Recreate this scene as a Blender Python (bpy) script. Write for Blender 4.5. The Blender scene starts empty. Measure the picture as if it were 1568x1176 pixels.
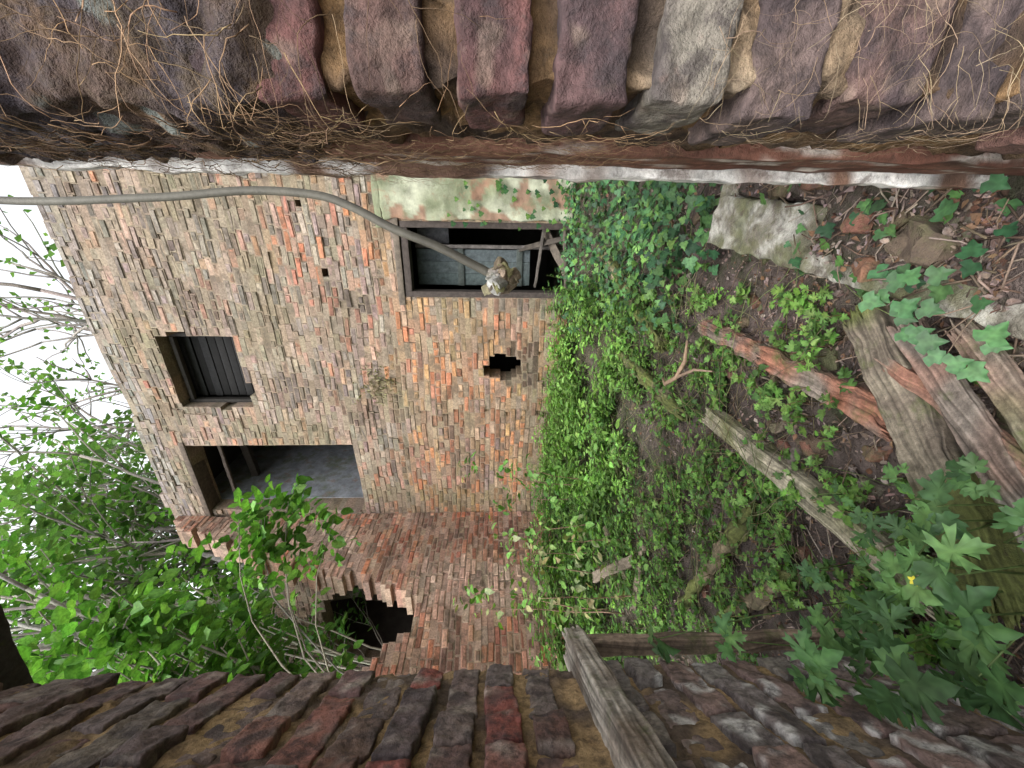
import bpy, math, random
from mathutils import Vector, Matrix, noise
R = random.Random(7)
V = Vector
sc = bpy.context.scene
sc.view_settings.view_transform = 'Standard'
sc.view_settings.look = 'None'
sc.view_settings.exposure = 0

# ---------------------------------------------------------------- buffers
class Buf:
    def __init__(s): s.v=[]; s.f=[]; s.c=[]
    def add(s, vs, fs, col):
        o=len(s.v); s.v.extend(vs)
        s.f.extend([tuple(i+o for i in f) for f in fs])
        s.c.extend([col]*len(vs))
    def addc(s, vs, fs, cols):
        o=len(s.v); s.v.extend(vs)
        s.f.extend([tuple(i+o for i in f) for f in fs]); s.c.extend(cols)
    def make(s, name, mat, parent=None, smooth=True, sharp=None):
        me=bpy.data.meshes.new(name)
        me.from_pydata([tuple(p) for p in s.v],[],s.f)
        ca=me.color_attributes.new('Col','FLOAT_COLOR','POINT')
        flat=[]
        for c in s.c: flat.extend((c[0],c[1],c[2],1.0))
        ca.data.foreach_set('color',flat)
        me.materials.append(mat)
        if smooth: me.polygons.foreach_set('use_smooth',[True]*len(me.polygons))
        me.update()
        if sharp: me.set_sharp_from_angle(angle=math.radians(sharp))
        ob=bpy.data.objects.new(name,me); sc.collection.objects.link(ob)
        if parent: ob.parent=parent
        return ob
def empty(name):
    e=bpy.data.objects.new(name,None); sc.collection.objects.link(e); return e
def jc(c,v=.15,h=.06):
    k=1+R.uniform(-v,v)
    return tuple(max(.004,x*k*(1+R.uniform(-h,h))) for x in c)
def mixc(a,b,t): return tuple(x*(1-t)+y*t for x,y in zip(a,b))
def mulc(a,k): return tuple(x*k for x in a)
def cl(x): return max(0.0,min(1.0,x))
def ns(p,sc_=1.0,off=0.0): return noise.noise(V((p[0]*sc_+off,p[1]*sc_+off*1.7,p[2]*sc_-off)))

# ---------------------------------------------------------------- materials
def mat(name, nscale=30, var=.35, bump=.4, bscale=80, rough=.9, patch=None, pscale=3, pthr=.55, transl=0, bdist=.01, patch2=None, p2scale=8,p2thr=.6, spec=.3):
    m=bpy.data.materials.new(name); m.use_nodes=True
    nt=m.node_tree; N=nt.nodes; L=nt.links; N.clear()
    out=N.new('ShaderNodeOutputMaterial'); b=N.new('ShaderNodeBsdfPrincipled')
    b.inputs['Roughness'].default_value=rough
    b.inputs['Specular IOR Level'].default_value=spec
    at=N.new('ShaderNodeAttribute'); at.attribute_name='Col'
    tc=N.new('ShaderNodeTexCoord'); src=tc.outputs['Object']
    n1=N.new('ShaderNodeTexNoise'); n1.inputs['Scale'].default_value=nscale; n1.inputs['Detail'].default_value=4 if not transl else 1; n1.inputs['Roughness'].default_value=.65
    L.new(src,n1.inputs['Vector'])
    mr=N.new('ShaderNodeMapRange'); mr.inputs['From Min'].default_value=.3; mr.inputs['From Max'].default_value=.7
    mr.inputs['To Min'].default_value=1-var; mr.inputs['To Max'].default_value=1+var
    L.new(n1.outputs['Fac'],mr.inputs['Value'])
    mul=N.new('ShaderNodeVectorMath'); mul.operation='SCALE'
    L.new(at.outputs['Color'],mul.inputs[0]); L.new(mr.outputs['Result'],mul.inputs['Scale'])
    col=mul.outputs['Vector']
    for pc,ps,pt in ((patch,pscale,pthr),(patch2,p2scale,p2thr)):
        if not pc: continue
        n2=N.new('ShaderNodeTexNoise'); n2.inputs['Scale'].default_value=ps; n2.inputs['Detail'].default_value=6; n2.inputs['Roughness'].default_value=.72
        L.new(src,n2.inputs['Vector'])
        r2=N.new('ShaderNodeMapRange'); r2.inputs['From Min'].default_value=pt-.04; r2.inputs['From Max'].default_value=pt+.08
        r2.inputs['To Max'].default_value=.7
        L.new(n2.outputs['Fac'],r2.inputs['Value'])
        mx=N.new('ShaderNodeMixRGB'); mx.inputs['Color2'].default_value=(*pc,1)
        L.new(r2.outputs['Result'],mx.inputs['Fac']); L.new(col,mx.inputs['Color1']); col=mx.outputs['Color']
    L.new(col,b.inputs['Base Color'])
    if bump:
        n3=N.new('ShaderNodeTexNoise'); n3.inputs['Scale'].default_value=bscale; n3.inputs['Detail'].default_value=5; n3.inputs['Roughness'].default_value=.7
        L.new(src,n3.inputs['Vector'])
        bp=N.new('ShaderNodeBump'); bp.inputs['Strength'].default_value=bump; bp.inputs['Distance'].default_value=bdist
        L.new(n3.outputs['Fac'],bp.inputs['Height']); L.new(bp.outputs['Normal'],b.inputs['Normal'])
    if transl:
        t=N.new('ShaderNodeBsdfTranslucent'); ms=N.new('ShaderNodeMixShader'); ms.inputs[0].default_value=transl
        sc2=N.new('ShaderNodeVectorMath'); sc2.operation='MULTIPLY'; sc2.inputs[1].default_value=(1.4,1.6,.7)
        L.new(col,sc2.inputs[0]); L.new(sc2.outputs['Vector'],t.inputs['Color'])
        L.new(b.outputs[0],ms.inputs[1]); L.new(t.outputs[0],ms.inputs[2]); L.new(ms.outputs[0],out.inputs[0])
    else: L.new(b.outputs[0],out.inputs[0])
    return m
M_brick=mat('weathered_brick',22,.4,.8,55,.92,patch=(.26,.215,.165),pscale=3.2,pthr=.62,patch2=(.075,.058,.042),p2scale=5,p2thr=.555,bdist=.014)
M_mortar=mat('lime_mortar',40,.4,.7,90,.95,patch=(.10,.08,.06),pscale=4,pthr=.55)
M_nbrick=mat('close_brick',70,.5,1.0,150,.82,patch=(.17,.115,.095),pscale=22,pthr=.63,patch2=(.035,.026,.028),p2scale=30,p2thr=.54,bdist=.006,spec=.4)
M_nmortar=mat('sandy_mortar',80,.45,1.0,190,.95,patch=(.07,.05,.035),pscale=24,pthr=.56,bdist=.007)
M_wood=mat('rotten_wood',70,.4,.6,160,.88,patch=(.075,.095,.028),pscale=9,pthr=.58,patch2=(.05,.038,.03),p2scale=20,p2thr=.59,bdist=.005)
M_dwood=mat('dark_wood',20,.4,.5,60,.85)
M_paint=mat('peeling_paint_wood',50,.35,.8,120,.8,patch=(.09,.055,.04),pscale=22,pthr=.55,bdist=.005)
M_leaf=mat('leaf',60,.28,0,100,.55,transl=.3,spec=.3)
M_ivy=mat('ivy_leaf',90,.3,0,100,.5,transl=.12,spec=.25)
M_bark=mat('bark',30,.35,.6,60,.9)
M_soil=mat('soil',18,.5,.9,60,.95,patch=(.035,.05,.015),pscale=3.5,pthr=.55,bdist=.03)
M_plaster=mat('stained_plaster',6,.35,.5,50,.9,patch=(.12,.14,.08),pscale=3.5,pthr=.54,patch2=(.20,.11,.07),p2scale=4.5,p2thr=.6)
M_conc=mat('concrete',35,.4,.9,90,.92,patch=(.12,.12,.06),pscale=12,pthr=.53,patch2=(.08,.06,.05),p2scale=25,p2thr=.56)
M_pipe=mat('plastic_pipe',12,.3,.3,60,.6)
M_root=mat('root',60,.3,0,10,.9)
M_dark=mat('dark_interior',5,.3,.2,20,.95)
M_crust=mat('dirt_crust',40,.55,1.0,130,.95,patch=(.13,.095,.06),pscale=16,pthr=.53,patch2=(.09,.08,.10),p2scale=9,p2thr=.55,bdist=.018)

# ---------------------------------------------------------------- primitives
def box(buf,c,ax,ay,az,sx,sy,sz,col,n=(1,1,1),rnd=.0,amp=0,nsc=10,colf=None,grain=0,gs=75):
    c=V(c); ax=V(ax);ay=V(ay);az=V(az)
    idx={}; vs=[]; fs=[]; cs=[]
    nx,ny,nz=n; S=(sx,sy,sz)
    rnd=min(rnd,min(S)*.45)
    def co(i,m,s):
        if rnd>0 and m>=3:
            if i==0: return -s/2
            if i==m: return s/2
            return -s/2+rnd+(i-1)/(m-2)*(s-2*rnd)
        return (i/m-.5)*s
    def vid(i,j,k):
        key=(i,j,k)
        if key in idx: return idx[key]
        p=[co(i,nx,sx),co(j,ny,sy),co(k,nz,sz)]
        if rnd>0:
            q=[max(-(S[t]/2-rnd),min(S[t]/2-rnd,p[t])) for t in range(3)]
            d=V([p[t]-q[t] for t in range(3)])
            if d.length>1e-9: d=d.normalized()*rnd
            p=[q[t]+d[t] for t in range(3)]
        w=c+ax*p[0]+ay*p[1]+az*p[2]
        gv=0
        if grain:
            gq=V((p[0]*2.2+c.x*9,p[1]*gs+.8*math.sin(p[0]*9),p[2]*gs))
            gv=noise.noise(gq)*.6+.7*noise.noise(gq*2.7)
            endm=max(0,abs(p[0])/(sx/2)-.9)/.1
            w=w+(ay*(p[1]/sy)+az*(p[2]/sz))*2*gv*grain + ax*(gv*.06*endm*(1 if p[0]>0 else -1))
        if amp:
            q=w*nsc
            dv=noise.noise_vector(q)+noise.noise_vector(q*3.1)*.45
            w=w+dv*amp
        cc=colf(w) if colf else col
        if grain: cc=mulc(cc,max(.3,1+gv*1.0))
        vs.append(w); cs.append(cc)
        idx[key]=len(vs)-1; return idx[key]
    for i in range(nx):
        for j in range(ny):
            fs.append((vid(i,j,0),vid(i,j+1,0),vid(i+1,j+1,0),vid(i+1,j,0)))
            fs.append((vid(i,j,nz),vid(i+1,j,nz),vid(i+1,j+1,nz),vid(i,j+1,nz)))
    for i in range(nx):
        for k in range(nz):
            fs.append((vid(i,0,k),vid(i+1,0,k),vid(i+1,0,k+1),vid(i,0,k+1)))
            fs.append((vid(i,ny,k),vid(i,ny,k+1),vid(i+1,ny,k+1),vid(i+1,ny,k)))
    for j in range(ny):
        for k in range(nz):
            fs.append((vid(0,j,k),vid(0,j,k+1),vid(0,j+1,k+1),vid(0,j+1,k)))
            fs.append((vid(nx,j,k),vid(nx,j+1,k),vid(nx,j+1,k+1),vid(nx,j,k+1)))
    buf.addc(vs,fs,cs)
def tube(buf,pts,rad,col,sides=5):
    pts=[V(p) for p in pts]; n=len(pts); vs=[]; fs=[]
    if not hasattr(rad,'__len__'): rad=[rad]*n
    for i,p in enumerate(pts):
        d=(pts[min(i+1,n-1)]-pts[max(i-1,0)])
        if d.length<1e-9: d=V((0,0,1))
        d.normalize()
        a=d.cross(V((.31,.77,.55)) if abs(d.z)>.8 else V((0,0,1)))
        a.normalize(); b=d.cross(a)
        for k in range(sides):
            t=2*math.pi*k/sides
            vs.append(p+(a*math.cos(t)+b*math.sin(t))*rad[i])
    for i in range(n-1):
        for k in range(sides):
            k2=(k+1)%sides
            fs.append((i*sides+k,i*sides+k2,(i+1)*sides+k2,(i+1)*sides+k))
    fs.append(tuple(range(sides))[::-1]); fs.append(tuple((n-1)*sides+k for k in range(sides)))
    buf.add(vs,fs,col)
def beam(buf,p0,p1,w,h,col,rnd=.004,amp=.012,nsc=9,colf=None,roll=0,grain=0,res=.02,nn=(9,7)):
    p0=V(p0);p1=V(p1); d=p1-p0; L=d.length; d.normalize()
    s=d.cross(V((0,0,1)))
    if s.length<.1: s=V((1,0,0))
    s.normalize(); u=s.cross(d)
    if roll:
        q=Matrix.Rotation(roll,3,d); s=q@s; u=q@u
    if grain: nn=(44,24); res=.012
    box(buf,(p0+p1)/2,d,s,u,L,w,h,col,(max(4,int(L/res)),nn[0],nn[1]),rnd,amp,nsc,colf,grain)

SH={
 'oval':([(0.0,0),(.22,.12),(.34,.35),(.30,.62),(.14,.86),(0,1)]),
 'simple':([(0.0,0),(.32,.4),(0,1)]),
 'lance':([(0,0),(.10,.12),(.17,.4),(.12,.72),(0,1)]),
 'ivy':([(0,.08),(.22,-.06),(.42,.06),(.58,.28),(.33,.40),(.36,.62),(.20,.66),(.10,.86),(0,1)]),
 'palm':([(0,0),(.16,-.10),(.34,-.08),(.42,.04),(.56,.10),(.44,.20),(.30,.24),(.44,.32),(.54,.42),(.60,.56),(.46,.56),(.42,.66),(.26,.54),(.21,.64),(.28,.76),(.18,.80),(.14,.90),(0,1.04)]),
 'lobed':([(0,.0),(.12,.02),(.34,-.12),(.30,.0),(.56,.02),(.40,.14),(.20,.22),(.36,.30),(.42,.42),(.62,.48),(.50,.56),(.56,.72),(.36,.60),(.14,.42),(.16,.60),(.32,.74),(.18,.76),(.20,.90),(.08,.88),(0,1.04)]),
 'nettle':([(0,0),(.24,.1),(.22,.2),(.33,.24),(.27,.38),(.33,.44),(.22,.56),(.24,.64),(.13,.74),(.12,.82),(0,1)]),
}
def leaf(buf,p,d,nrm,L,shape,col,fold=.25,curl=.2):
    d=d.normalized(); s=d.cross(nrm)
    if s.length<1e-4: s=V((1,0,0))
    s.normalize(); nn=s.cross(d)
    if shape=='simple':
        vs=[p,p+s*(.33*L)+d*(.42*L)+nn*(L*fold*.33),p+d*L-nn*(L*curl),p-s*(.33*L)+d*(.42*L)+nn*(L*fold*.33)]
        buf.add(vs,[(0,1,2),(0,2,3)],col); return
    pr=SH[shape]; vs=[]
    k=len(pr); wob=R.uniform(-.06,.06)
    for (x,y) in pr: vs.append(p+s*((x+wob*y*y)*L)+d*(y*L)+nn*(L*(fold*x-curl*y*y+.05*math.sin(9*y+7*x))))
    for (x,y) in pr[1:-1]: vs.append(p-s*((x-wob*y*y)*L)+d*(y*L)+nn*(L*(fold*x-curl*y*y+.05*math.sin(8*y+5*x))))
    mid=len(vs); my=.3 if shape in('lobed','palm') else .5
    vs.append(p+d*(my*L)+nn*(L*(-curl*.25)))
    fs=[]
    right=list(range(k)); left=[0]+[k+i for i in range(k-2)]+[k-1]
    for i in range(k-1): fs.append((mid,right[i],right[i+1]))
    for i in range(k-1): fs.append((mid,left[i+1],left[i]))
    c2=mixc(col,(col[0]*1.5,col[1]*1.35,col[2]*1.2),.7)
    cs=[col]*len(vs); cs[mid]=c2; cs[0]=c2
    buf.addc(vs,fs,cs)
def rdir(up=.0):
    while True:
        v=V((R.uniform(-1,1),R.uniform(-1,1),R.uniform(-1,1)))
        if .1<v.length<1: break
    v.normalize(); v.z+=up; return v.normalized()

# ---------------------------------------------------------------- site frame
E=V((.912,-.41,0)).normalized()
NF=V((-.41,-.912,0)).normalized()
C=V((-2.09,6.34,0))
Z=V((0,0,1))
GZ=-1.0

def warp(p):
    return p+Z*(.035*ns(p,.8)+.012*ns(p,2.6)+.006*ns(p,7))
def wall(bb,mb,O,e,n,s0,s1,z0,z1,colf,holes=(),topf=None,proud=None,thick=.3,ch=.075,miss=.012,mcol=(.22,.175,.125),jit=.006):
    zc=z0; row=0
    while zc<z1:
        zm=zc+ch/2
        iv=[(s0,s1)]
        for (a,b,c_,d_) in holes:
            if c_<zm<d_:
                ni=[]
                for (p,q) in iv:
                    if b<=p or a>=q: ni.append((p,q)); continue
                    if a>p: ni.append((p,a))
                    if b<q: ni.append((b,q))
                iv=ni
        header=(row%4==3)
        bl=.118 if header else .232
        for (p,q) in iv:
            s=p - (0 if row%2 else bl*.5)
            while s<q-1e-4:
                l=bl*R.uniform(.82,1.15)
                a=max(s,p); b=min(s+l,q)
                if q-b<.04: b=q
                s=b if b==q else s+l
                if b-a<.012: continue
                sm=(a+b)/2
                if topf and zm>topf(sm): continue
                pw=O+e*sm+Z*zm
                er=max(0,ns(pw,1.7,11)-.12)*.07+max(0,ns(pw,5,2)-.2)*.04
                pr=(proud(sm,zm) if proud else 0)-er
                f0=pr-.007
                vs=[]
                for dd in (f0,-thick):
                    for (ss,zz) in ((a,zc),(b,zc),(b,zc+ch),(a,zc+ch)):
                        w=O+e*ss+Z*zz; w=warp(w)
                        vs.append(w+n*(dd+(ns(w,14)*.007 if dd==f0 else 0)))
                cf_=colf(sm,zm)
                mb.add(vs,[(0,1,2,3),(7,6,5,4),(0,4,5,1),(1,5,6,2),(2,6,7,3),(3,7,4,0)],mixc(jc(mcol,.2),cf_,.35))
                if R.random()<miss: continue
                g=.0045
                j=pr+R.uniform(-jit,jit)+R.choice((0,0,0,-.005,-.010))
                za=zc+g+R.uniform(-.003,.004); zb=zc+ch-g+R.uniform(-.004,.003)
                sa=a+g+R.uniform(-.001,.004); sb=b-g-R.uniform(-.001,.004)
                ed=R.uniform(.006,.013)
                us=(sa,sa+ed,sb-ed,sb); ws=(za,za+ed,zb-ed,zb)
                tl=R.uniform(-.003,.003); tz=R.uniform(-.004,.004)
                vs=[]; cs=[]
                for jj,zz in enumerate(ws):
                    for ii,ss in enumerate(us):
                        edge=ii in(0,3) or jj in(0,3)
                        dd=j+tl*(ii-1.5)+tz*(jj-1.5)
                        if edge: dd=f0-.006
                        w=warp(O+e*(ss+R.uniform(-.003,.003))+Z*(zz+R.uniform(-.003,.003)))
                        vs.append(w+n*(dd+(0 if edge else R.uniform(-.003,.003))))
                        cs.append(mulc(cf_,R.uniform(.75,1.2)))
                fs=[(q_*4+r,q_*4+r+1,q_*4+r+5,q_*4+r+4) for q_ in range(3) for r in range(3)]
                bb.addc(vs,fs,cs)
        zc+=ch; row+=1

GREY=[(.215,.18,.15),(.25,.21,.17),(.175,.15,.125),(.27,.22,.175),(.22,.175,.155),(.25,.18,.145),(.13,.108,.095)]
PINK=[(.31,.19,.14),(.27,.21,.155),(.31,.21,.16),(.22,.155,.13),(.34,.165,.11)]
ORNG=[(.38,.18,.09),(.30,.13,.072),(.34,.22,.12),(.27,.175,.105),(.38,.21,.11),(.19,.11,.075),(.32,.22,.145),(.34,.145,.075)]
RED=[(.46,.19,.105),(.40,.145,.085),(.47,.25,.165),(.37,.215,.145),(.50,.31,.225),(.28,.12,.08),(.44,.17,.11)]
def far_col(s,z):
    nz=noise.noise(V((s*.8,z*.8,3)))*1.0
    if z>4.86: return jc(R.choice([(.20,.18,.165),(.25,.225,.20)]),.15)
    t=z+nz
    if t>2.9: c=R.choice(GREY if R.random()<.72 else PINK)
    elif t>1.4:
        c=R.choice(PINK if R.random()<.45 else GREY)
        if s>3.2 and R.random()<.14: c=(.36,.15,.09)
    else:
        if s>3.3: c=R.choice(ORNG+GREY)
        else: c=R.choice(ORNG if R.random()<.85 else PINK)
    c=jc(c,.16)
    if z<1.3: c=mulc(c,1.08)
    mo=noise.noise(V((s*1.6,z*1.2,17)))
    if mo>.12: c=mixc(c,(.16,.14,.075),min(.55,(mo-.12)*3))
    if mo<-.22: c=mixc(c,(.09,.07,.055),min(.6,(-mo-.22)*3.5))
    # damp streaks under the coping and the window
    st=noise.noise(V((s*4,z*.5,23)))
    if st>.15 and z>2.6: c=mixc(c,(.12,.105,.08),min(.5,(st-.15)*3))
    if z<-.45: c=mixc(c,(.12,.12,.07),.5)
    if 2.3<s<2.85 and -.6<z<-.1: c=mixc(c,(.04,.03,.025),.8)  # shade of the recess below the small hole, painted into the bricks
    if z>1.28 and z<1.42: c=mixc(c,(.09,.08,.05),.45)  # shadow line along the floor-level step, put into the brick colour
    if 1.7<s<1.95 and z<2.2: c=mixc(c,(.12,.085,.06),.45)  # painted shade down the chimney-breast edge, mixed into the brick tone
    return c
def left_col(s,z):
    c=jc(R.choice(RED),.17)
    w=noise.noise(V((s*1.1,z*1.1,9)))
    if w>-.05: c=mixc(c,(.50,.40,.33),min(.55,(w+.05)*1.7))
    if w<-.2: c=mixc(c,(.15,.09,.07),.45)
    if noise.noise(V((s*3,z*3,29)))>.22: c=mixc(c,(.13,.09,.075),.6)
    if z>3.2: c=mixc(c,(.22,.15,.12),.4)
    return c

bld=empty('ruined_brick_building')
bb=Buf(); mb=Buf()
holes=[(1.93,2.96,3.42,4.41),(1.88,2.0,3.7,3.86),(2.9,3.02,4.0,4.2),(2.1,2.3,3.3,3.43),(.06,1.30,2.10,4.53),(3.50,4.38,-1.2,1.13),
 (2.40,2.70,-.26,.12),(2.43,2.58,.10,.19),(2.36,2.45,-.2,-.04),(2.64,2.74,-.1,.06),(2.45,2.66,-.34,-.2),(3.73,3.83,2.08,2.15),(4.51,4.58,2.17,2.25)]
def far_proud(s,z):
    return .035 if (z<1.3 and s>1.8) else 0
def far_top(s): return 5.14+.05*noise.noise(V((s*2,0,0)))
wall(bb,mb,C,E,NF,-.34,7.5,-1.25,5.25,far_col,holes,far_top,far_proud,thick=.3)
prof=[(0,5.15),(.25,4.9),(.35,4.3),(.6,3.9),(.9,3.1),(1.0,2.5),(1.2,1.9),(1.4,1.3),(1.7,.95),(1.9,1.0),(2.1,1.2),(2.3,1.4),(2.8,1.6),(4,1.6),(6,1.5)]
def left_top(s):
    for (a,b),(c_,d_) in zip(prof,prof[1:]):
        if a<=s<=c_: return b+(d_-b)*(s-a)/(c_-a)+.2*noise.noise(V((s*11,0,2)))
    return 1.5
wall(bb,mb,C,NF,E,0,5.6,-1.25,5.3,left_col,(),left_top,None,thick=.34,miss=.025,mcol=(.33,.25,.19))
bb.make('bricks',M_brick,bld,False); mb.make('mortar',M_mortar,bld,False)
ib=Buf(); pl=Buf()
def slab(buf,o,a,b,c_,col):
    o=V(o); a=V(a);b=V(b);c_=V(c_)
    vs=[o,o+a,o+a+b,o+b,o+c_,o+a+c_,o+a+b+c_,o+b+c_]
    buf.add(vs,[(0,3,2,1),(4,5,6,7),(0,1,5,4),(1,2,6,5),(2,3,7,6),(3,0,4,7)],col)
B=-NF
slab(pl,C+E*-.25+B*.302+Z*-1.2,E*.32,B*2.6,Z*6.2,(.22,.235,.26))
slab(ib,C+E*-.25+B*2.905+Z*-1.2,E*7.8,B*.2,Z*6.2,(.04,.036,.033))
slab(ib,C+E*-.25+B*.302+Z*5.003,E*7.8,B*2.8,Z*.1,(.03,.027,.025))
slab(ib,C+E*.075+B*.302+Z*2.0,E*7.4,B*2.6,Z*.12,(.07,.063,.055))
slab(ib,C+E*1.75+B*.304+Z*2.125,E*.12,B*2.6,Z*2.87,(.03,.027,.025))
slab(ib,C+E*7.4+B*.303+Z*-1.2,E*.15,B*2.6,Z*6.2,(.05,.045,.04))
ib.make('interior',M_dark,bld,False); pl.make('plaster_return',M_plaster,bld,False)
df=Buf()
def fb(s0,s1,z0,z1,d0,d1,col,buf=df,amp=.003,colf=None):
    c=C+E*((s0+s1)/2)+Z*((z0+z1)/2)+NF*((d0+d1)/2)
    box(buf,c,E,NF,Z,abs(s1-s0),abs(d1-d0),abs(z1-z0),col,(max(3,int((s1-s0)/.06)),3,max(3,int((z1-z0)/.06))),.004,amp,6,colf)
dk=(.05,.04,.035)
fb(3.50,3.57,-1.05,1.12,-.14,.03,dk); fb(4.31,4.38,-1.05,1.12,-.14,.03,dk); fb(3.571,4.309,1.04,1.12,-.14,.028,dk)
fb(3.40,4.48,1.135,1.21,-.05,.045,(.11,.09,.07))
gt=(.07,.085,.085)
for i in range(3):
    fb(3.585+i*.152,3.585+i*.152+.15,-.45,1.03,-.40,-.375,jc(gt,.12))
fb(3.58,4.05,.42,.50,-.374,-.35,(.05,.06,.055)); fb(3.58,4.05,-.35,-.27,-.374,-.35,(.05,.06,.055))
fb(4.055,4.10,-1.0,1.03,-.40,-.33,(.10,.09,.085))
fb(4.10,4.30,.62,1.03,-.55,-.53,(.12,.12,.13))
beam(df,C+E*3.58+NF*-.3+Z*-.52,C+E*4.35+NF*-.2+Z*-.6,.06,.03,(.09,.08,.07),.004,.006,8)
beam(df,C+E*3.7+NF*-.15+Z*-.95,C+E*4.3+NF*-.3+Z*-.62,.12,.02,(.09,.075,.06),.004,.006,8,roll=.7)
beam(df,C+E*3.6+NF*-.1+Z*-.9,C+E*4.33+NF*-.05+Z*-.82,.07,.03,(.09,.075,.06),.004,.006,8)
beam(df,C+E*4.25+NF*-.1+Z*-1.0,C+E*4.05+NF*-.35+Z*-.3,.07,.02,(.07,.06,.05),.004,.006,8)
df.make('doorway_joinery',M_dwood,bld,sharp=40)
wf=Buf()
fb(1.93,1.98,3.42,4.41,-.24,-.16,(.02,.018,.016),wf); fb(2.91,2.96,3.42,4.41,-.24,-.16,(.02,.018,.016),wf)
for i in range(9):
    c=C+E*2.445+Z*(3.49+i*.108)+NF*(-.33+R.uniform(-.02,.02))
    box(wf,c,E,NF,Z,.95,.02,.100,jc((.009,.009,.009),.6),(4,3,3),.003,.003,5)
fb(1.981,2.909,4.28,4.33,-.215,-.15,(.03,.027,.023),wf)
fb(-.02,1.36,4.535,4.61,-.25,.010,(.09,.07,.055),wf)
beam(wf,C+E*.1+Z*4.3+NF*-.9,C+E*1.6+Z*4.4+NF*-.9,.1,.12,(.03,.025,.02),.005,.01)
beam(wf,C+E*.09+Z*4.28+NF*-.3,C+E*1.29+Z*4.28+NF*-.3,.04,.05,(.07,.055,.045),.005,.006)
wf.make('window_boards_and_lintels',M_dwood,bld,sharp=40)
pp=Buf()
def plc(w):
    t=ns(w,3,5); c=mixc((.31,.32,.24),(.15,.165,.10),cl(.5+t*1.6))
    if ns(w,4,9)>.15: c=mixc(c,(.20,.11,.075),.85)
    return c
box(pp,C+E*4.63+Z*.2+NF*.045,E,NF,Z,.46,.07,2.2,(.3,.32,.27),(16,3,70),.01,.026,5,plc)
fb(4.30,4.9,1.305,1.38,.0,.07,(.27,.27,.22),pp,.012,plc)
pp.make('plaster_pilaster',M_plaster,bld)

ob=empty('brick_outbuilding')
b2=Buf(); m2=Buf()
e2=V((.93,-.37,0)).normalized(); n2=V((-.37,-.93,0)).normalized()
O2=V((-6.6,7.3,0))
def dcol(s,z): return jc(R.choice([(.15,.10,.08),(.12,.09,.075),(.20,.14,.11)]),.2)
hol=[(1.9,3.9,-1.2,2.0),(1.96,3.84,2.0,2.25),(2.08,3.72,2.25,2.45),(2.25,3.55,2.45,2.6),(2.6,3.3,2.6,2.7)]
wall(b2,m2,O2,e2,n2,0,4.15,-1.2,3.8,dcol,hol,lambda s:3.4+.35*noise.noise(V((s*3,1,1))),None,.3)
b2.make('bricks',M_brick,ob,False); m2.make('mortar',M_mortar,ob,False)
v2=Buf(); q2=-n2
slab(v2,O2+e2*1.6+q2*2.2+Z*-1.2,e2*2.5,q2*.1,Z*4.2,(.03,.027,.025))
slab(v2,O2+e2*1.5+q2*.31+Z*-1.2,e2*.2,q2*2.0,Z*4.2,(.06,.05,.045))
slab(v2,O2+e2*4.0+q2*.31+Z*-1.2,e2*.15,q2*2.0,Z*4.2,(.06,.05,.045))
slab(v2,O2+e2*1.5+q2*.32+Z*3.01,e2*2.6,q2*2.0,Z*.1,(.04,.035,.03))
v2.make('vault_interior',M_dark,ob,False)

# ---------------------------------------------------------------- near wall with opening
nw=empty('brick_wall')
nb=Buf(); nm=Buf()
K=V((.214,.302,0)); RD=V((.363,.931,0)).normalized()
NCOL=[(.125,.036,.03),(.115,.042,.036),(.085,.048,.045),(.14,.052,.038),(.075,.04,.04),(.10,.043,.038)]
z=-1.05; row=0
while z<1.05:
    H=.078
    def ncol():
        c=jc(R.choice(NCOL),.22)
        if -.27<z<-.19: c=(.19,.17,.14)
        elif z<-.25: c=mixc(c,(.12,.10,.085),.45)
        return c
    Lx=.215 if row%2 else .105
    t=0
    for kx in range(3 if z>-.6 else 2):
        l=Lx if kx==0 else .215
        cc=ncol()
        off=R.uniform(-.008,.010)
        big=(kx==0)
        ctr=K+E*(t+l/2+R.uniform(-.006,.008))+RD*(.051+off*.6)+Z*(z+H/2+R.uniform(-.002,.002))
        def cf(w,cc=cc):
            q=ns(w,22,3)
            c1=mixc(cc,(.045,.033,.037),cl(q*1.8+.1)*.75)
            q2_=ns(w,45,8)
            c1=mixc(c1,(.20,.15,.115),min(.45,max(0,(q2_-.32)*2.5)))
            q3_=ns(w,15,27)
            return mixc(c1,mulc(cc,1.5),min(.5,max(0,(q3_-.15)*2)))
        tilt=R.uniform(-.03,.03); ez=(Z+E*tilt).normalized(); ee=(E-Z*tilt).normalized()
        box(nb,ctr,ee,RD,ez,l-.012,.10,H-.021+R.uniform(-.004,.004),cc,((60 if l>.15 else 34) if big else 12,18 if big else 5,20),.0035,.0045,30,cf)
        t+=l
    z+=H; row+=1
def mcf(w):
    q=ns(w,12,2); q3=ns(w,5,7)
    c=mixc((.27,.165,.08),(.06,.04,.03),cl(.45+q*2.2))
    return mixc(c,(.30,.26,.20),min(.8,max(0,q3*2)))
box(nm,K+E*.272+RD*.112+Z*0,E,RD,Z,.50,.200,2.14,(.3,.2,.12),(50,14,220),.004,.013,40,mcf)
box(nm,K+E*1.3+RD*.16+Z*.6,E,RD,Z,1.5,.30,3.4,(.2,.15,.11),(10,3,20),.01,.02,6)
F=V((-.63,.87,0)); LD=V((.11,-.35,0)).normalized(); LN=V((.35,.11,0)).normalized()
z=-1.05; row=0
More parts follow.
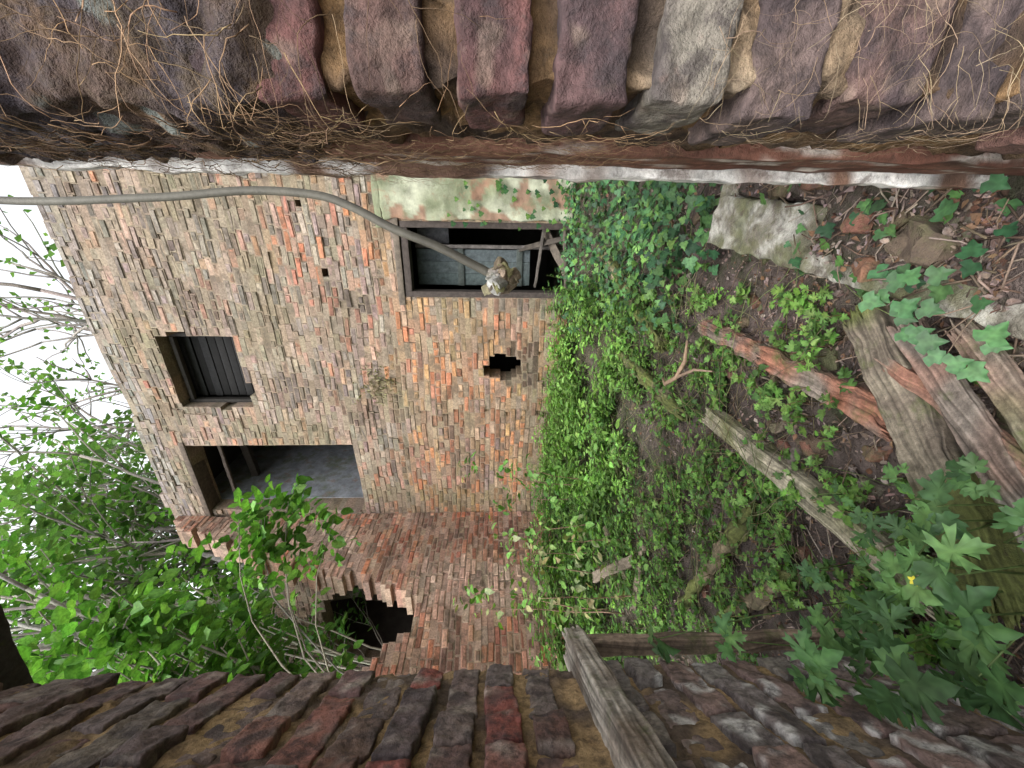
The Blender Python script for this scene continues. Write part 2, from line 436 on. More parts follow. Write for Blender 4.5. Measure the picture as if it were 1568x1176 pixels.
while z<1.08:
    H=.077
    t=0.0; k=0
    while t<.72:
        l=(.215 if (row+k)%2==0 else .11)*R.uniform(.9,1.1)
        if t==0 and row%2: l=.11
        cc=jc(R.choice([(.17,.105,.09),(.21,.105,.085),(.16,.12,.11),(.23,.105,.08),(.21,.17,.145)]),.25)
        if z<-.25: cc=mixc(cc,(.22,.21,.20),.5)
        if z>.6: cc=mixc(cc,(.15,.115,.115),.5)
        if -.05<z<.2 and R.random()<.4: cc=(.25,.08,.065)
        def cf(w,cc=cc):
            q=ns(w,20,3); c1=mixc(cc,(.065,.053,.053),cl(q*1.8)*.8)
            q2_=ns(w,25,8); wt=(.60,.59,.57) if w.z<-.3 else (.32,.28,.24)
            return mixc(c1,wt,min(.8,max(0,(q2_-.14)*(3.2 if w.z<-.3 else 1.6))))
        off=R.uniform(-.014,.007)
        if not(-.235<z+H/2<-.15):
            tilt=R.uniform(-.04,.04); ez=(Z+LD*tilt).normalized(); ee=(LD-Z*tilt).normalized()
            box(nb,F+LD*(t+l/2)-LN*(.05-off)+Z*(z+H/2+R.uniform(-.003,.003)),ee,LN,ez,l-.013,.10,H-.018+R.uniform(-.006,.003),cc,(34 if l>.15 else 18,7,16),.0035,.006,26,cf)
        t+=l; k+=1
    z+=H; row+=1
def mcl(w):
    q=ns(w,12,2)
    return mixc((.36,.25,.13),(.12,.09,.07),cl(.35+q*1.8))
box(nm,F+LD*.40-LN*.2585+Z*.01,LD,LN,Z,.78,.49,2.2,(.3,.2,.12),(70,10,200),.004,.009,34,mcl)
box(nm,F+LD*.42-LN*1.0+Z*.6,LD,LN,Z,.6,1.0,3.4,(.2,.15,.11),(6,6,20),.01,.02,6)
nb.make('bricks',M_nbrick,nw,sharp=50); nm.make('mortar',M_nmortar,nw)
tb=Buf()
def tc_(w):
    return mixc((.32,.29,.25),(.15,.12,.095),cl(.45+ns(w*1,12,3)*1.8))
beam(tb,F+LD*-.05+LN*.014+Z*-.19,F+LD*.74+LN*.01+Z*-.188,.075,.045,(.24,.20,.16),.003,.003,10,tc_,grain=.003)
def tc2(w): return mixc((.20,.15,.11),(.11,.08,.06),cl(.45+ns(w*1,12,3)*1.8))
beam(tb,F+LD*-.03+LN*.02+Z*-1.02,F+LD*-.03+LN*.02+Z*-.22,.035,.03,(.15,.12,.09),.003,.003,12,tc2,grain=.002)
G=K+RD*.33
lint0=F+V((-.25,.05,1.16)); lint1=G+V((.3,-.08,1.16))
beam(tb,lint0,lint1,.16,.14,(.05,.045,.045),.006,.008,9)
tb.make('lintel_and_sill_timber',M_wood,nw,sharp=45)
ft=Buf()
def ftc(w):
    q=ns(w,5,4); q2_=ns((w.x*6,w.y*6,w.z),14,1)
    c=mixc((.10,.042,.03),(.20,.10,.068),cl(.5+q*1.5))
    return mixc(c,(.48,.44,.39),min(.85,max(0,(q2_-.24)*4)))
box(ft,K+Z*0+E*.046+RD*.262,Z,E,RD,2.1,.075,.085,(.2,.1,.07),(200,12,18),.003,.0035,12,ftc,grain=.004,gs=45)
def ftw(w):
    return mixc((.66,.65,.62),(.17,.10,.07),cl(.3+ns(w,14,4)*2.2))
box(ft,K+Z*0+E*.032+RD*.340,Z,E,RD,2.1,.075,.03,(.4,.4,.38),(220,6,6),.003,.0065,16,ftw,grain=.002)
ft.make('window_frame_remains',M_paint,nw,sharp=50)
def PW(w,zz,off):
    if w>=0: base=K+E*w; nrm=-RD
    else: base=K+RD*(-w); nrm=-E
    b=max(0,1-abs(w)/.03)
    nrm=(nrm+( -E if w>=0 else -RD)*b*.9).normalized()
    return base+nrm*off+Z*zz
cr=Buf(); nu,nv=110,260; vs=[];cs=[]
for j in range(nv+1):
    for i in range(nu+1):
        w=-.30+i/nu*.52; zz=.10+j/nv*.92
        q=ns((w,0,zz),9)*.018+abs(ns((w,0,zz),24))*.018+ns((w,0,zz),60)*.007+ns((w,2,zz),130)*.003
        edge=min(1,max(0,(zz-.13+.05*ns((w,0,0),12))/.08))
        off=(.004+q)*edge-.03*(1-edge)+ns((w,1,zz),5)*.008-(.02*max(0,-w-.1)/.2)
        vs.append(PW(w,zz,off))
        t=ns((w,3,zz),8)
        c=mixc((.11,.073,.058),(.105,.092,.11),cl(.5+t*1.6))
        if ns((w,7,zz),20)>.2: c=mixc(c,(.20,.12,.06),.6)
        if ns((w,9,zz),28)>.48: c=(.22,.24,.22)
        cs.append(c)
fs=[(j*(nu+1)+i,j*(nu+1)+i+1,(j+1)*(nu+1)+i+1,(j+1)*(nu+1)+i) for j in range(nv) for i in range(nu)]
cr.addc(vs,fs,cs); cr.make('dirt_crust',M_crust,nw)
rt=Buf()
def root(w,zz,ang,L,r,off,col,br=1):
    pts=[]; n=int(L/.006)
    for i in range(n):
        pts.append(PW(w,zz,off+.003*math.sin(i*.5)+R.uniform(-.001,.001)))
        w+=math.cos(ang)*.006; zz+=math.sin(ang)*.006; ang+=R.gauss(0,.25)
        if w>.3 or w<-.3: break
        if br and R.random()<.12: root(w,zz,ang+R.choice((-1,1))*.8,L*.5,r*.6,off,col,0)
    if len(pts)>3: tube(rt,pts,[r*(1-.7*i/len(pts)) for i in range(len(pts))],col,3)
for i in range(230):
    root(R.uniform(-.2,.12),R.uniform(.10,.50),R.gauss(3.1,.9),R.uniform(.03,.16),R.uniform(.0002,.0006)*(1.6 if R.random()<.1 else 1),R.uniform(.010,.026),jc((.20,.13,.075),.5))
for i in range(220):
    root(R.uniform(-.22,.005),R.uniform(-.12,.25),R.choice((1.57,-1.57))+R.gauss(0,.6),R.uniform(.02,.10),R.uniform(.00015,.0004),R.uniform(.003,.012),jc((.25,.165,.09),.35))
for i in range(130):
    root(R.uniform(-.05,.1),R.uniform(-.42,-.16),R.uniform(0,6.28),R.uniform(.02,.10),R.uniform(.00015,.00032),R.uniform(.004,.010),jc((.27,.20,.13),.3))
rt.make('root_mat',M_root,nw)

# ---------------------------------------------------------------- ground
p0=V((.02,.52,0)); p1=V((.55,1.52,0)); kd=(p1-p0).normalized(); ks=kd.cross(Z)
def gh(x,y):
    h=.045*noise.noise(V((x*1.3,y*1.3,0)))+.025*noise.noise(V((x*5,y*5,1)))+.012*noise.noise(V((x*16,y*16,2)))
    d=(V((x,y,0))-C).dot(E)
    if d<2 and d>-.5 : h+=.10*(1-max(0,d)/2)
    if y<2.2 and x>-.1:
        q=V((x,y,0))-p0; u=q.dot(kd); v=q.dot(ks)
        m=cl((v-.045+.03*noise.noise(V((x*14,y*14,4))))/.02)*cl((.66+.12*noise.noise(V((x*9,y*9,6)))-u)/.08)
        if v>.19: m=max(m,cl((1.2-u)/.2))
        h=h*(1-m)+m*(.158+.25*h)
    return GZ+(h if abs(x)<12 and abs(y)<14 else 0)
def axis(a,b,st):
    o=[]; t=a
    while t<=b: o.append(t); t+=st
    lo=[]; k=.1; t=a
    while t>-400: t-=k; lo.append(t); k*=1.5
    hi=[]; k=.1; t=o[-1]
    while t<400: t+=k; hi.append(t); k*=1.5
    return lo[::-1]+o+hi
xs=axis(-3.5,3.2,.03); ys=axis(.1,6.4,.03)
gb=Buf(); vs=[];cs=[]
for y in ys:
    for x in xs:
        vs.append(V((x,y,gh(x,y))))
        t=noise.noise(V((x*2,y*2,5)))
        c=mixc((.075,.058,.05),(.13,.10,.09),cl(.5+t))
        if y>2: c=mixc(c,(.04,.05,.02),.5*cl(y-2))
        if abs(x)>8 or y>12: c=(.05,.07,.025)
        cs.append(c)
w_=len(xs)
fs=[(j*w_+i,j*w_+i+1,(j+1)*w_+i+1,(j+1)*w_+i) for j in range(len(ys)-1) for i in range(w_-1)]
gb.addc(vs,fs,cs); gb.make('ground',M_soil)

def inroom(x,y,m=.05):
    p=V((x,y,0))-C
    return p.dot(NF)>m and p.dot(E)>m
def P(x,y,dz=0): return V((x,y,gh(x,y)+dz))
lt=Buf()
for i in range(15000):
    y=.6+4*R.random()**1.9; x=R.uniform(-.9,.75)*max(y,.8)
    if not inroom(x,y): continue
    L=R.uniform(.006,.024)
    c=jc(R.choice([(.13,.095,.085),(.20,.15,.135),(.09,.065,.055),(.17,.105,.065),(.23,.19,.17),(.12,.065,.045),(.17,.135,.135)]),.3)
    leaf(lt,P(x,y,R.uniform(.0,.015)),rdir(.1),rdir(1.2),L,R.choice(('oval','lance','simple','nettle')),c,R.uniform(-.3,.6),R.uniform(-.4,.5))
for i in range(2800):
    y=.6+3.6*R.random()**1.6; x=R.uniform(-.9,.7)*max(y,.8)
    if not inroom(x,y): continue
    d=rdir(); d.z*=.25; L=R.uniform(.02,.14)
    p=P(x,y,.012)
    tube(lt,[p,p+d*L*.5+V((0,0,R.uniform(0,.015))),p+d*L+rdir()*L*.15],R.uniform(.0006,.0025),jc(R.choice([(.15,.11,.08),(.24,.19,.15),(.10,.07,.05)]),.3),4)
lt.make('leaf_litter',M_bark)
rb=Buf()
for i in range(330):
    y=.7+4*R.random()**1.5; x=R.uniform(-.85,.6)*max(y,1)
    if not inroom(x,y): continue
    s=R.uniform(.012,.045)*(1.5 if R.random()<.1 else 1)
    d=rdir(); d.z*=.3; d.normalize(); q=d.cross(Z).normalized()
    box(rb,P(x,y,s*.1),d,q,d.cross(q),s*1.5,s,s*.7,jc(R.choice([(.2,.1,.07),(.16,.13,.11),(.12,.09,.06),(.10,.10,.05)]),.2),(5,4,4),s*.12,s*.3,25)
rb.make('rubble',M_conc,sharp=35)

# ---------------------------------------------------------------- timber beams
def tobj(name,items,m=M_wood):
    b=Buf()
    for it in items: beam(b,*it[0],**it[1])
    return b.make(name,m,sharp=45)
def rotc(base,alt,moss,k=2.6,o=0.0):
    def f(w):
        a=ns(w,16,2); b_=ns(w,6,6)
        c=mixc(base,alt,cl(.5+a*1.8))
        return mixc(c,moss,min(.9,max(0,(b_+o)*k)))
    return f
g=GZ
moss=(.075,.09,.022)
tobj('rotten_beam',[(((.27,1.72,g+.04),(.10,1.32,g+.05),.065,.06,(.2,.1,.07)),dict(amp=.010,nsc=16,grain=.006,colf=rotc((.20,.10,.07),(.14,.11,.09),(.20,.17,.14)))),
                    (((.12,1.36,g+.045),(-.09,.86,g+.06),.075,.065,(.2,.1,.07)),dict(amp=.011,nsc=15,grain=.007,colf=rotc((.21,.095,.062),(.14,.10,.08),(.19,.16,.135)))) ])
tobj('timber_beam',[(((-.14,1.66,g+.05),(-.45,.80,g+.05),.075,.06,(.3,.26,.18)),dict(amp=.004,nsc=12,rnd=.003,grain=.0018,colf=rotc((.30,.27,.20),(.20,.18,.13),(.14,.14,.07)))) ])
tobj('timber_beam',[(((.17,.93,g+.05),(-.40,.66,g+.07),.10,.08,(.2,.17,.1)),dict(amp=.008,nsc=12,rnd=.004,grain=.003,colf=rotc((.17,.145,.11),(.11,.09,.07),moss,3.5,.12))) ])
tobj('rotten_board',[(((.12,.80,g+.10),(-.26,.57,g+.13),.06,.016,(.22,.12,.08)),dict(amp=.005,nsc=12,rnd=.002,grain=.003,colf=rotc((.155,.10,.08),(.12,.10,.085),(.17,.155,.135)))),
                     (((.05,.86,g+.085),(-.15,.58,g+.12),.035,.02,(.22,.12,.08)),dict(amp=.005,nsc=12,rnd=.002,grain=.003,colf=rotc((.21,.105,.075),(.13,.095,.075),(.16,.145,.11)))),
                     (((.09,.68,g+.12),(-.2,.52,g+.135),.045,.02,(.22,.12,.08)),dict(amp=.005,nsc=12,rnd=.002,grain=.003,colf=rotc((.17,.115,.09),(.12,.10,.08),moss)))])
tobj('mossy_log',[(((-1.15,1.95,g+.04),(-.45,1.38,g+.045),.055,.055,(.1,.1,.04)),dict(amp=.016,nsc=12,rnd=.02,grain=.003,colf=rotc((.14,.11,.07),(.08,.07,.04),moss,3,.15))),
                  (((-1.0,1.62,g+.03),(-.62,1.2,g+.035),.05,.05,(.1,.1,.04)),dict(amp=.016,nsc=12,rnd=.018,grain=.003,colf=rotc((.14,.11,.07),(.08,.07,.04),moss,3,.15)))])
tobj('mossy_log',[(((1.14,3.3,g+.06),(.21,2.12,g+.065),.08,.07,(.1,.1,.04)),dict(amp=.02,nsc=9,rnd=.015,grain=.003,colf=rotc((.14,.12,.07),(.09,.08,.05),moss,3,.2))),
                  (((.22,2.85,g+.06),(-.16,1.88,g+.05),.08,.07,(.1,.1,.04)),dict(amp=.02,nsc=9,rnd=.015,grain=.003,colf=rotc((.14,.12,.07),(.09,.08,.05),moss,3,.2)))])
tobj('broken_plank',[(((-1.2,2.6,g+.06),(-1.5,2.95,g+.25),.07,.02,(.16,.13,.1)),dict(amp=.01,nsc=14)),(((-1.45,2.7,g+.05),(-1.1,2.95,g+.16),.06,.02,(.15,.12,.09)),dict(amp=.01,nsc=14)),
                     (((-1.0,2.4,g+.07),(-1.5,2.55,g+.08),.05,.02,(.15,.12,.09)),dict(amp=.01,nsc=14))])
sb=Buf()
tube(sb,[(.03,1.95,g+.14),(-.0,1.86,g+.17),(.03,1.72,g+.18),(.10,1.66,g+.17),(.19,1.66,g+.16)],[.007,.009,.010,.009,.005],(.26,.18,.12),8)
tube(sb,[(.03,1.72,g+.18),(.06,1.6,g+.16),(.05,1.5,g+.14)],[.008,.006,.003],(.24,.17,.12),8)
sb.make('forked_stick',M_bark)
kb=Buf()
def kc(w):
    q=ns(w,11,3); q4=ns(w,30,5); q5=ns(w,7,15)
    c=mixc((.37,.36,.32),(.18,.165,.135),cl(.5+q*1.8))
    if q4>.15: c=mixc(c,(.12,.11,.07),.6)
    return mixc(c,(.10,.11,.045),min(.7,max(0,(q5-.05)*3)))
box(kb,(p0+p1)/2+ks*.10+Z*(g+.075),kd,ks,Z,1.13,.17,.16,(.3,.3,.28),(90,16,12),.006,.014,11,kc)
box(kb,p1+ks*.19-kd*.05+Z*(g+.09),kd,ks,Z,.12,.10,.10,(.3,.3,.28),(14,12,12),.008,.018,16,kc)
kb.make('concrete_kerb',M_conc,sharp=40)

# ---------------------------------------------------------------- hanging pipe
pb=Buf()
ctrl=[V(p) for p in [(1.05,.75,3.2),(1.0,1.2,3.25),(.93,1.7,3.0),(.82,1.8,2.3),(.80,1.72,1.5),(.81,1.66,1.05),(.77,1.6,.74),(.70,1.55,.57),(.60,1.5,.40),(.52,1.47,.22),(.44,1.45,.07),(.40,1.44,.0)]]
pts=[]
for i in range(len(ctrl)-1):
    a=ctrl[max(i-1,0)];b=ctrl[i];c_=ctrl[i+1];d=ctrl[min(i+2,len(ctrl)-1)]
    for k in range(8):
        t=k/8; pts.append(.5*((2*b)+(c_-a)*t+(2*a-5*b+4*c_-d)*t*t+(3*b-a-3*c_+d)*t**3))
pts.append(ctrl[-1])
pipe=empty('hanging_pipe')
tube(pb,pts,.0165,(.07,.065,.05),14); pb.make('pipe',M_pipe,pipe)
cb=Buf()
for k in range(30):
    c=V((.385,1.435,-.015))+rdir()*R.uniform(.0,.054); s=R.uniform(.018,.048)
    d=rdir(); q=d.cross(rdir()).normalized()
    box(cb,c,d,q,d.cross(q),s*1.3,s,s*.8,jc(R.choice([(.30,.25,.17),(.15,.12,.08),(.20,.19,.09),(.5,.48,.45)]),.2),(6,5,4),s*.1,s*.35,30)
cb.make('concrete_lump',M_conc,pipe,sharp=35)

# ---------------------------------------------------------------- low vegetation
def herb(buf,p,h,n,L,shape,cols,stem=(.08,.12,.03),k=1.0):
    lean=V((R.uniform(-.3,.3),R.uniform(-.3,.3),1)).normalized()
    top=p+lean*h
    tube(buf,[p,p+lean*h*.5+rdir()*.01,top],.0014,stem,3)
    for i in range(n):
        t=R.uniform(.3,1); q=p+lean*h*t
        a=R.uniform(0,6.28); d=V((math.cos(a),math.sin(a),R.uniform(-.25,.45)))
        nr=V((R.uniform(-.5,.5),R.uniform(-.5,.5),1))
        ll=L*R.uniform(.6,1.25)
        q2_=q+d.normalized()*ll*R.uniform(.1,.6)
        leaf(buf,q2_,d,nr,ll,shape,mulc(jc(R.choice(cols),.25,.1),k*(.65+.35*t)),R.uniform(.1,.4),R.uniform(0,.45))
G1=[(.10,.21,.04),(.125,.25,.055),(.08,.17,.035),(.15,.27,.075)]
G2=[(.045,.105,.028),(.06,.13,.033),(.08,.16,.04)]
GI=[(.018,.055,.025),(.025,.075,.03),(.035,.09,.035),(.05,.12,.04)]
nt=Buf()
cnt=0
while cnt<2100:
    y=R.uniform(1.9,5.9); x=R.uniform(-2.2,1.3)
    if not inroom(x,y,.06): continue
    a=x/y
    if a>.24+R.uniform(-.05,.05): continue
    dn=noise.noise(V((x*1.5,y*1.5,8)))
    d2=noise.noise(V((x*3.5,y*3.5,18)))
    if R.random()>.6+dn*1.4+d2*.8-(.3 if y<2.5 else 0): continue
    cnt+=1
    wallb=.1 if (V((x,y,0))-C).dot(NF)<.9 else 0
    h=R.uniform(.05,.24)+(.14 if y>3.2 else 0)*R.random()+wallb
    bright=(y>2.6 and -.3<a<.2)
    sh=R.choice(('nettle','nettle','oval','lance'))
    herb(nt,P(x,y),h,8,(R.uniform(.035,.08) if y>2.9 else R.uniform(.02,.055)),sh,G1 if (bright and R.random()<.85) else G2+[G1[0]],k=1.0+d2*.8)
for i in range(220):
    y=R.uniform(2.2,5.5)
    k=R.uniform(.1,.7)
    p=C+NF*((6.34-y)/.912)+E*k
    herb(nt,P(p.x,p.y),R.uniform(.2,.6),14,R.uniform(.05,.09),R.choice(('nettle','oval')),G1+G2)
nt.make('nettle_patch',M_leaf)
hb=Buf(); cnt=0
while cnt<850:
    y=.75+2.0*R.random(); x=R.uniform(-.8,.25)*y
    dn=noise.noise(V((x*4,y*4,3)))
    if dn<R.uniform(-.2,.22)-(.1 if y>1.6 else 0): continue
    if x> .05*y and R.random()<.5: continue
    cnt+=1
    herb(hb,P(x,y,.01),R.uniform(.02,.10),R.randint(5,10),R.uniform(.015,.036),R.choice(('lobed','palm','nettle')),G1 if R.random()<.65 else G2,(.15,.12,.05),k=1+dn*.5)
hb.make('woodland_herbs',M_leaf)
tv=Buf()
for i in range(500):
    y=R.uniform(1.2,4.3); x=R.uniform(-.45,.25)*y
    p=P(x,y,R.uniform(.02,.10)); d=rdir(); d.z*=.15; pts=[p]
    for k in range(9):
        d=(d+rdir()*.35); d.z*=.4; d.normalize(); p=p+d*.05; p.z=max(p.z,gh(p.x,p.y)+.005); pts.append(p.copy())
    tube(tv,pts,.0013,jc(R.choice([(.14,.18,.07),(.20,.17,.10),(.13,.10,.07)]),.3),3)
tv.make('trailing_goosegrass',M_leaf)
iv=Buf()
cnt=0
while cnt<2400:
    y=R.uniform(1.45,4.9); a=R.uniform(.14,.72); x=a*y
    if not inroom(x,y,.05): continue
    if a<.26 and R.random()<.5: continue
    if y<1.9 and noise.noise(V((x*4,y*4,1)))<.0: continue
    q=V((x,y,0))-p0
    if q.dot(kd)<1.2 and q.dot(ks)<.2: continue
    cnt+=1
    dk_=noise.noise(V((x*3,y*3,31)))
    d=rdir(); d.z=R.uniform(-.6,.2); nr=V((R.uniform(-.7,.4),R.uniform(-.9,.2),1))
    leaf(iv,P(x,y,R.uniform(.02,.18)+(.12*R.random() if y>3.6 else 0)),d,nr,R.uniform(.03,.065),'ivy',mulc(jc(R.choice(GI+GI+G2),.3),1+dk_),R.uniform(.05,.3),R.uniform(0,.35))
for i in range(230):
    y=R.uniform(.55,1.5); q=p0+kd*((y-.52)/.88)+ks*R.uniform(-.02,.5)
    if q.x>.9 or q.y<.5: continue
    d=rdir(); d.z=R.uniform(-.4,.1); nr=V((R.uniform(-.5,.3),R.uniform(-.7,.2),1))
    leaf(iv,P(q.x,q.y,R.uniform(.01,.07)),d,nr,R.uniform(.018,.042),'ivy',jc(R.choice(GI+[G2[0]]),.3),.15,.2)
for (x,y,zz) in [(.13,.72,-.80),(.07,.68,-.80),(.18,.66,-.76),(.02,.66,-.83),(.22,.74,-.78),(.19,.80,-.80),(.05,.62,-.82),(.15,.70,-.78),(.09,.76,-.82)]:
    for m_ in range(2):
        leaf(iv,V((x,y,zz))+rdir()*.02,V((R.uniform(-1,1),-.6,-.3)),V((-.1,-.4,1)),R.uniform(.030,.043),'ivy',jc((.04,.105,.04),.35),.12,.15)
for i in range(60):
    s=R.uniform(4.3,4.9); zz=R.uniform(-.9,.6)
    if zz>.1 and R.random()<.4: continue
    leaf(iv,C+E*s+Z*zz+NF*R.uniform(.10,.16),V((R.uniform(-.4,.4),0,-1)),NF+V((0,0,.4)),R.uniform(.04,.07),'ivy',jc(R.choice(GI+G2),.2),.2,.2)
iv.make('ivy',M_ivy)
tf=Buf()
for i in range(170):
    s=2.33+R.gauss(0,.16); zz=1.66+R.gauss(0,.13)
    p=C+E*s+Z*zz+NF*.0
    d=(NF*.35+rdir()*.7-Z*.4)
    leaf(tf,p,d,Z,R.uniform(.03,.08),'lance',jc((.15,.14,.08),.3),.2,.5)
tf.make('wall_tuft',M_leaf)

fp=Buf()
def lobed_plant(bx,by,tx,ty,tz,L,k=3):
    b0=P(bx,by); t=V((tx,ty,tz)); mid=(b0+t)/2+V((0,0,.08))
    tube(fp,[b0,mid,t],[.0020,.0016,.0012],(.10,.15,.05),5)
    base=R.uniform(0,6.28); kc_=R.uniform(.7,1.35)
    for i in range(k):
        a=base+i*2*math.pi/k*.75
        d=V((math.cos(a),math.sin(a),R.uniform(-.45,.2)))
        leaf(fp,t+d*.012,d,V((R.uniform(-.5,.5),R.uniform(-.6,.2),1)),L*R.uniform(.65,1.15),R.choice(('palm','palm','lobed')),mulc(jc(R.choice([(.07,.15,.055),(.10,.20,.07),(.055,.12,.05)]),.22),kc_),R.uniform(.1,.35),R.uniform(.1,.5))
for (x,y,zz,L) in [(-.20,.60,-.72,.055),(-.27,.58,-.68,.06),(-.33,.62,-.68,.055),(-.30,.70,-.78,.045),(-.40,.60,-.62,.065),(-.24,.66,-.78,.045),(-.45,.66,-.66,.06),(-.36,.56,-.70,.055),
                   (-.48,.72,-.62,.05),(-.52,.68,-.56,.055),(-.44,.54,-.58,.06),(-.38,.74,-.8,.045),(-.16,.62,-.82,.035),(-.52,.78,-.72,.045),(-.40,.50,-.66,.06),(-.47,.58,-.74,.055),
                   (-.22,.54,-.79,.045),(-.5,.62,-.62,.05),(-.58,.86,-.36,.05),(-.57,.84,-.5,.05),(-.33,.85,-.84,.04),(-.2,.78,-.86,.035),(-.42,.84,-.85,.035),(-.28,.95,-.88,.035),(-.5,.95,-.8,.04)]:
    lobed_plant(x+R.uniform(-.1,.1),y+R.uniform(.0,.1),x,y,zz,L,R.choice((3,3,4,5)))
fc=V((-.315,.59,-.67))
tube(fp,[P(-.3,.62),fc],.0016,(.10,.15,.05),5)
for i in range(5):
    a=i*1.256; leaf(fp,fc,V((math.cos(a),math.sin(a)-.2,.35)),V((0,-.3,1)),.009,'oval',(.70,.62,.08),.1,.1)
fp.make('lobed_leaf_plant',M_leaf)

# ---------------------------------------------------------------- shrubs, saplings, trees
def cluster(buf,p,d,n,L,cols,shape='oval',spread=.5):
    for i in range(n):
        t=i/max(1,n-1); q=p+d*(t*L*2.2)
        s=d.cross(Z)
        if s.length<.1: s=V((1,0,0))
        s.normalize(); sg=1 if i%2 else -1
        dd=(d*.55+s*sg*.8+rdir()*spread); dd.z-=.15
        nr=V((R.uniform(-.6,.6),R.uniform(-.6,.6),1))
        leaf(buf,q,dd,nr,L*R.uniform(.6,1.2),shape,jc(R.choice(cols),.3,.1),R.uniform(.1,.4),R.uniform(.0,.5))
def shrub(name,base,center,rad,nb_,leafL,cols,nl=7,twigs=9,r0=.02,shape='oval',bark=(.22,.20,.16),umin=.6,rise=1.7):
    par=empty(name); w=Buf(); l=Buf(); base=V(base); center=V(center)
    for i in range(nb_):
        t=rdir(); tgt=center+V((t.x*rad[0],t.y*rad[1],t.z*rad[2]))*R.uniform(.4,1)
        b0=base+V((R.uniform(-.15,.15),R.uniform(-.15,.15),0))
        mid=b0.lerp(tgt,.25)+V((R.uniform(-.2,.1),R.uniform(-.2,.2),rise))
        pts=[]
        for k in range(9):
            u=k/8; pts.append(b0*(1-u)**2+mid*2*u*(1-u)+tgt*u*u+rdir()*.02)
        tube(w,pts,[r0*(1-.8*k/8) for k in range(9)],jc(bark,.2),6)
        for k in range(twigs):
            u=R.uniform(umin,1.0); q=b0*(1-u)**2+mid*2*u*(1-u)+tgt*u*u
            d=rdir(.25); Lt=R.uniform(.15,.5)*max(rad)*.6
            e_=q+d*Lt
            tube(w,[q,q+d*Lt*.5+rdir()*.02,e_],[r0*.25,r0*.18,r0*.1],jc(bark,.2),4)
            for m_ in range(2):
                cluster(l,q.lerp(e_,R.uniform(.4,1)),(d+rdir()*.5).normalized(),nl,leafL,cols,shape)
    w.make('branches',M_bark,par); l.make('leaves',M_leaf,par); return par
GS=[(.075,.18,.038),(.10,.225,.05),(.055,.135,.03),(.125,.26,.065)]
shrub('elder_shrub',(-2.85,2.9,-1),(-1.72,2.85,2.5),(.5,.45,.7),14,.11,GS,5,11)
shrub('elder_shrub',(-2.9,2.6,-1),(-1.02,2.95,1.62),(.22,.3,.40),5,.095,GS,5,7,r0=.012,umin=.85,rise=2.2)
shrub('elder_shrub',(-3.9,4.9,-1),(-2.75,4.6,3.75),(1.1,.6,.9),13,.12,GS+G2,5,8,umin=.7,rise=2.2)
def sapling(name,stems,L,cols,shape='oval'):
    par=empty(name); w=Buf(); l=Buf()
    for (bx,by,h,lx,ly) in stems:
        b0=P(bx,by); pts=[b0+V((lx*(k/7)**1.5,ly*(k/7)**1.5,h*k/7))+rdir()*.01 for k in range(8)]
        tube(w,pts,[.006*(1-.75*k/7) for k in range(8)],jc((.22,.14,.10),.2),5)
        for k in range(2,8):
            for m_ in range(2):
                d=rdir(.2)
                cluster(l,pts[k],d,R.randint(3,5),L,cols,shape,.4)
    w.make('stems',M_bark,par); l.make('leaves',M_leaf,par)
sapling('sapling',[(-1.75,2.9,1.15,.1,.0),(-1.5,3.0,.9,.15,0),(-1.9,3.2,1.2,.2,.1),(-1.25,3.4,1.0,-.1,0),(-1.6,3.6,.8,0,0),(-1.15,2.8,.5,0,0),(-1.4,2.5,.7,0,0)],.07,G1+[(.20,.20,.10),(.16,.20,.10)],'oval')
sapling('sapling',[(-1.05,3.9,1.35,.25,-.1),(-1.2,4.0,1.0,.0,0),(-.9,3.6,.8,.1,0)],.075,GS)

def tree(name,base,H,r,leafL,cols,seed,levels=4,spread=.6,nleaf=4,bark=(.22,.20,.18),lean=(0,0),ncl=3,k0=4,ff=.35):
    R.seed(seed); par=empty(name); w=Buf(); l=Buf()
    def br(p,d,L,rr,lev):
        n=5; pts=[p.copy()]; q=p.copy(); dd=d.copy()
        for i in range(n):
            dd=(dd+rdir()*.16+Z*.03).normalized(); q=q+dd*L/n; pts.append(q.copy())
        tube(w,pts,[rr*(1-.45*i/n) for i in range(n+1)],jc(bark,.15),7 if lev<2 else 4)
        if lev>=levels:
            for m_ in range(ncl):
                cluster(l,pts[R.randint(2,n)],(dd+rdir()*.8).normalized(),nleaf,leafL,cols,'simple')
            return
        k=k0 if lev==0 else 3
        for i in range(k):
            t=R.uniform(.4,1) if lev else R.uniform(ff,1)
            pi=pts[min(n,max(1,int(t*n)))]
            nd=(dd+rdir()*spread*1.3+Z*.15).normalized()
            br(pi,nd,L*R.uniform(.55,.8),rr*.55,lev+1)
        br(pts[-1],(dd+rdir()*.3).normalized(),L*.7,rr*.6,lev+1)
    br(V(base),V((lean[0],lean[1],1)).normalized(),H*.38,r,0)
    w.make('trunk_and_limbs',M_bark,par); l.make('leaves',M_leaf,par); return par
GT=[(.11,.21,.07),(.13,.24,.08),(.09,.17,.06)]
tree('ash_tree',(-1.0,12.0,-1),16,.20,.18,GT,3,5,.65,3,ncl=2)
tree('ash_tree',(-4.6,11.0,-1),15,.20,.22,GT,5,4,.6,5)
tree('ash_tree',(.6,10.6,-1),15,.20,.15,GT,41,4,.55,2,ncl=2,lean=(-.12,0))
tree('ash_tree',(2.2,13.0,-1),16,.16,.18,GT,11,4,.7,3,ncl=2)
tree('ash_tree',(-4.1,8.3,-1),9,.14,.17,GS,8,4,.6,6,ff=.7)
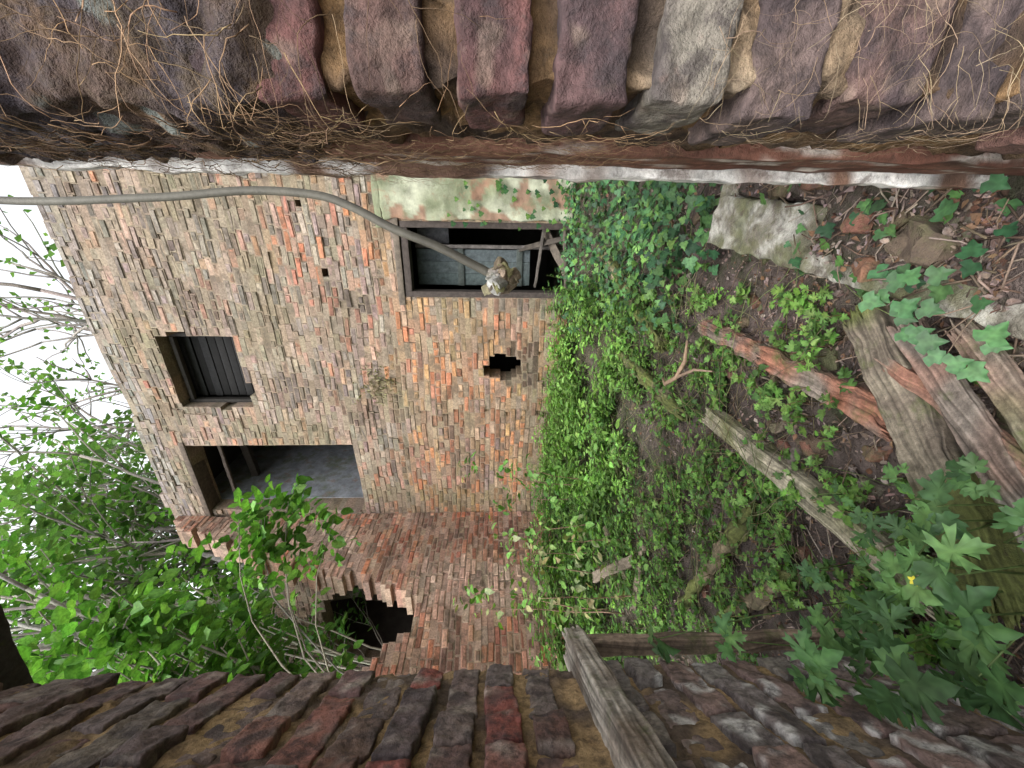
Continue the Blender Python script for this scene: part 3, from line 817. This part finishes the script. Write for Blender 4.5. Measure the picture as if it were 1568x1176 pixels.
tree('ash_tree',(-3.75,7.1,-1),14,.15,.16,GS,52,3,.5,5,ff=.9,bark=(.30,.28,.25),lean=(.03,0))
tree('ash_tree',(-4.9,7.3,-1),14,.13,.16,GS,53,3,.5,5,ff=.9,bark=(.28,.26,.23))
tree('ash_tree',(-7.0,9.3,-1),11,.13,.2,GS,9,4,.6,6)
tree('ash_tree',(-5.0,6.2,-1),7,.08,.15,GS,19,4,.6,5)
for (i,(x,y)) in enumerate([(-12,16),(-18,20),(-6,20)]):
    tree('ash_tree',(x,y,-1),15,.2,.5,G2,30+i,4,.6,5)

# ---------------------------------------------------------------- light, sky, camera
w=bpy.data.worlds.new('World'); sc.world=w; w.use_nodes=True
nt_=w.node_tree; N=nt_.nodes; L=nt_.links
bg=N['Background']; sky=N.new('ShaderNodeTexSky'); sky.sky_type='NISHITA'; sky.sun_disc=False
el=math.radians(55); az=math.radians(200)
sky.sun_elevation=el; sky.sun_rotation=az; sky.dust_density=4; sky.air_density=1.0
hs=N.new('ShaderNodeHueSaturation'); hs.inputs['Saturation'].default_value=.12; hs.inputs['Value'].default_value=3.7
L.new(sky.outputs[0],hs.inputs['Color']); L.new(hs.outputs[0],bg.inputs['Color']); bg.inputs['Strength'].default_value=.15
sd=bpy.data.lights.new('sun','SUN'); sd.energy=1.5; sd.angle=math.radians(20); sd.color=(1,.95,.88)
so=bpy.data.objects.new('sun',sd); sc.collection.objects.link(so)
sdir=V((math.sin(az)*math.cos(el),math.cos(az)*math.cos(el),math.sin(el)))
so.rotation_euler=sdir.to_track_quat('Z','Y').to_euler()

cd=bpy.data.cameras.new('camera'); cam=bpy.data.objects.new('camera',cd); sc.collection.objects.link(cam)
cd.sensor_width=36; cd.lens=13.55; cd.clip_start=.02; cd.clip_end=1500
p=math.radians(2.4)
d=V((0,math.cos(p),-math.sin(p))); cx=V((0,-math.sin(p),-math.cos(p))); cy=V((1,0,0)); cz=-d
m=Matrix.Identity(4)
for i in range(3): m[i][0]=cx[i]; m[i][1]=cy[i]; m[i][2]=cz[i]
cam.matrix_world=m
sc.camera=cam
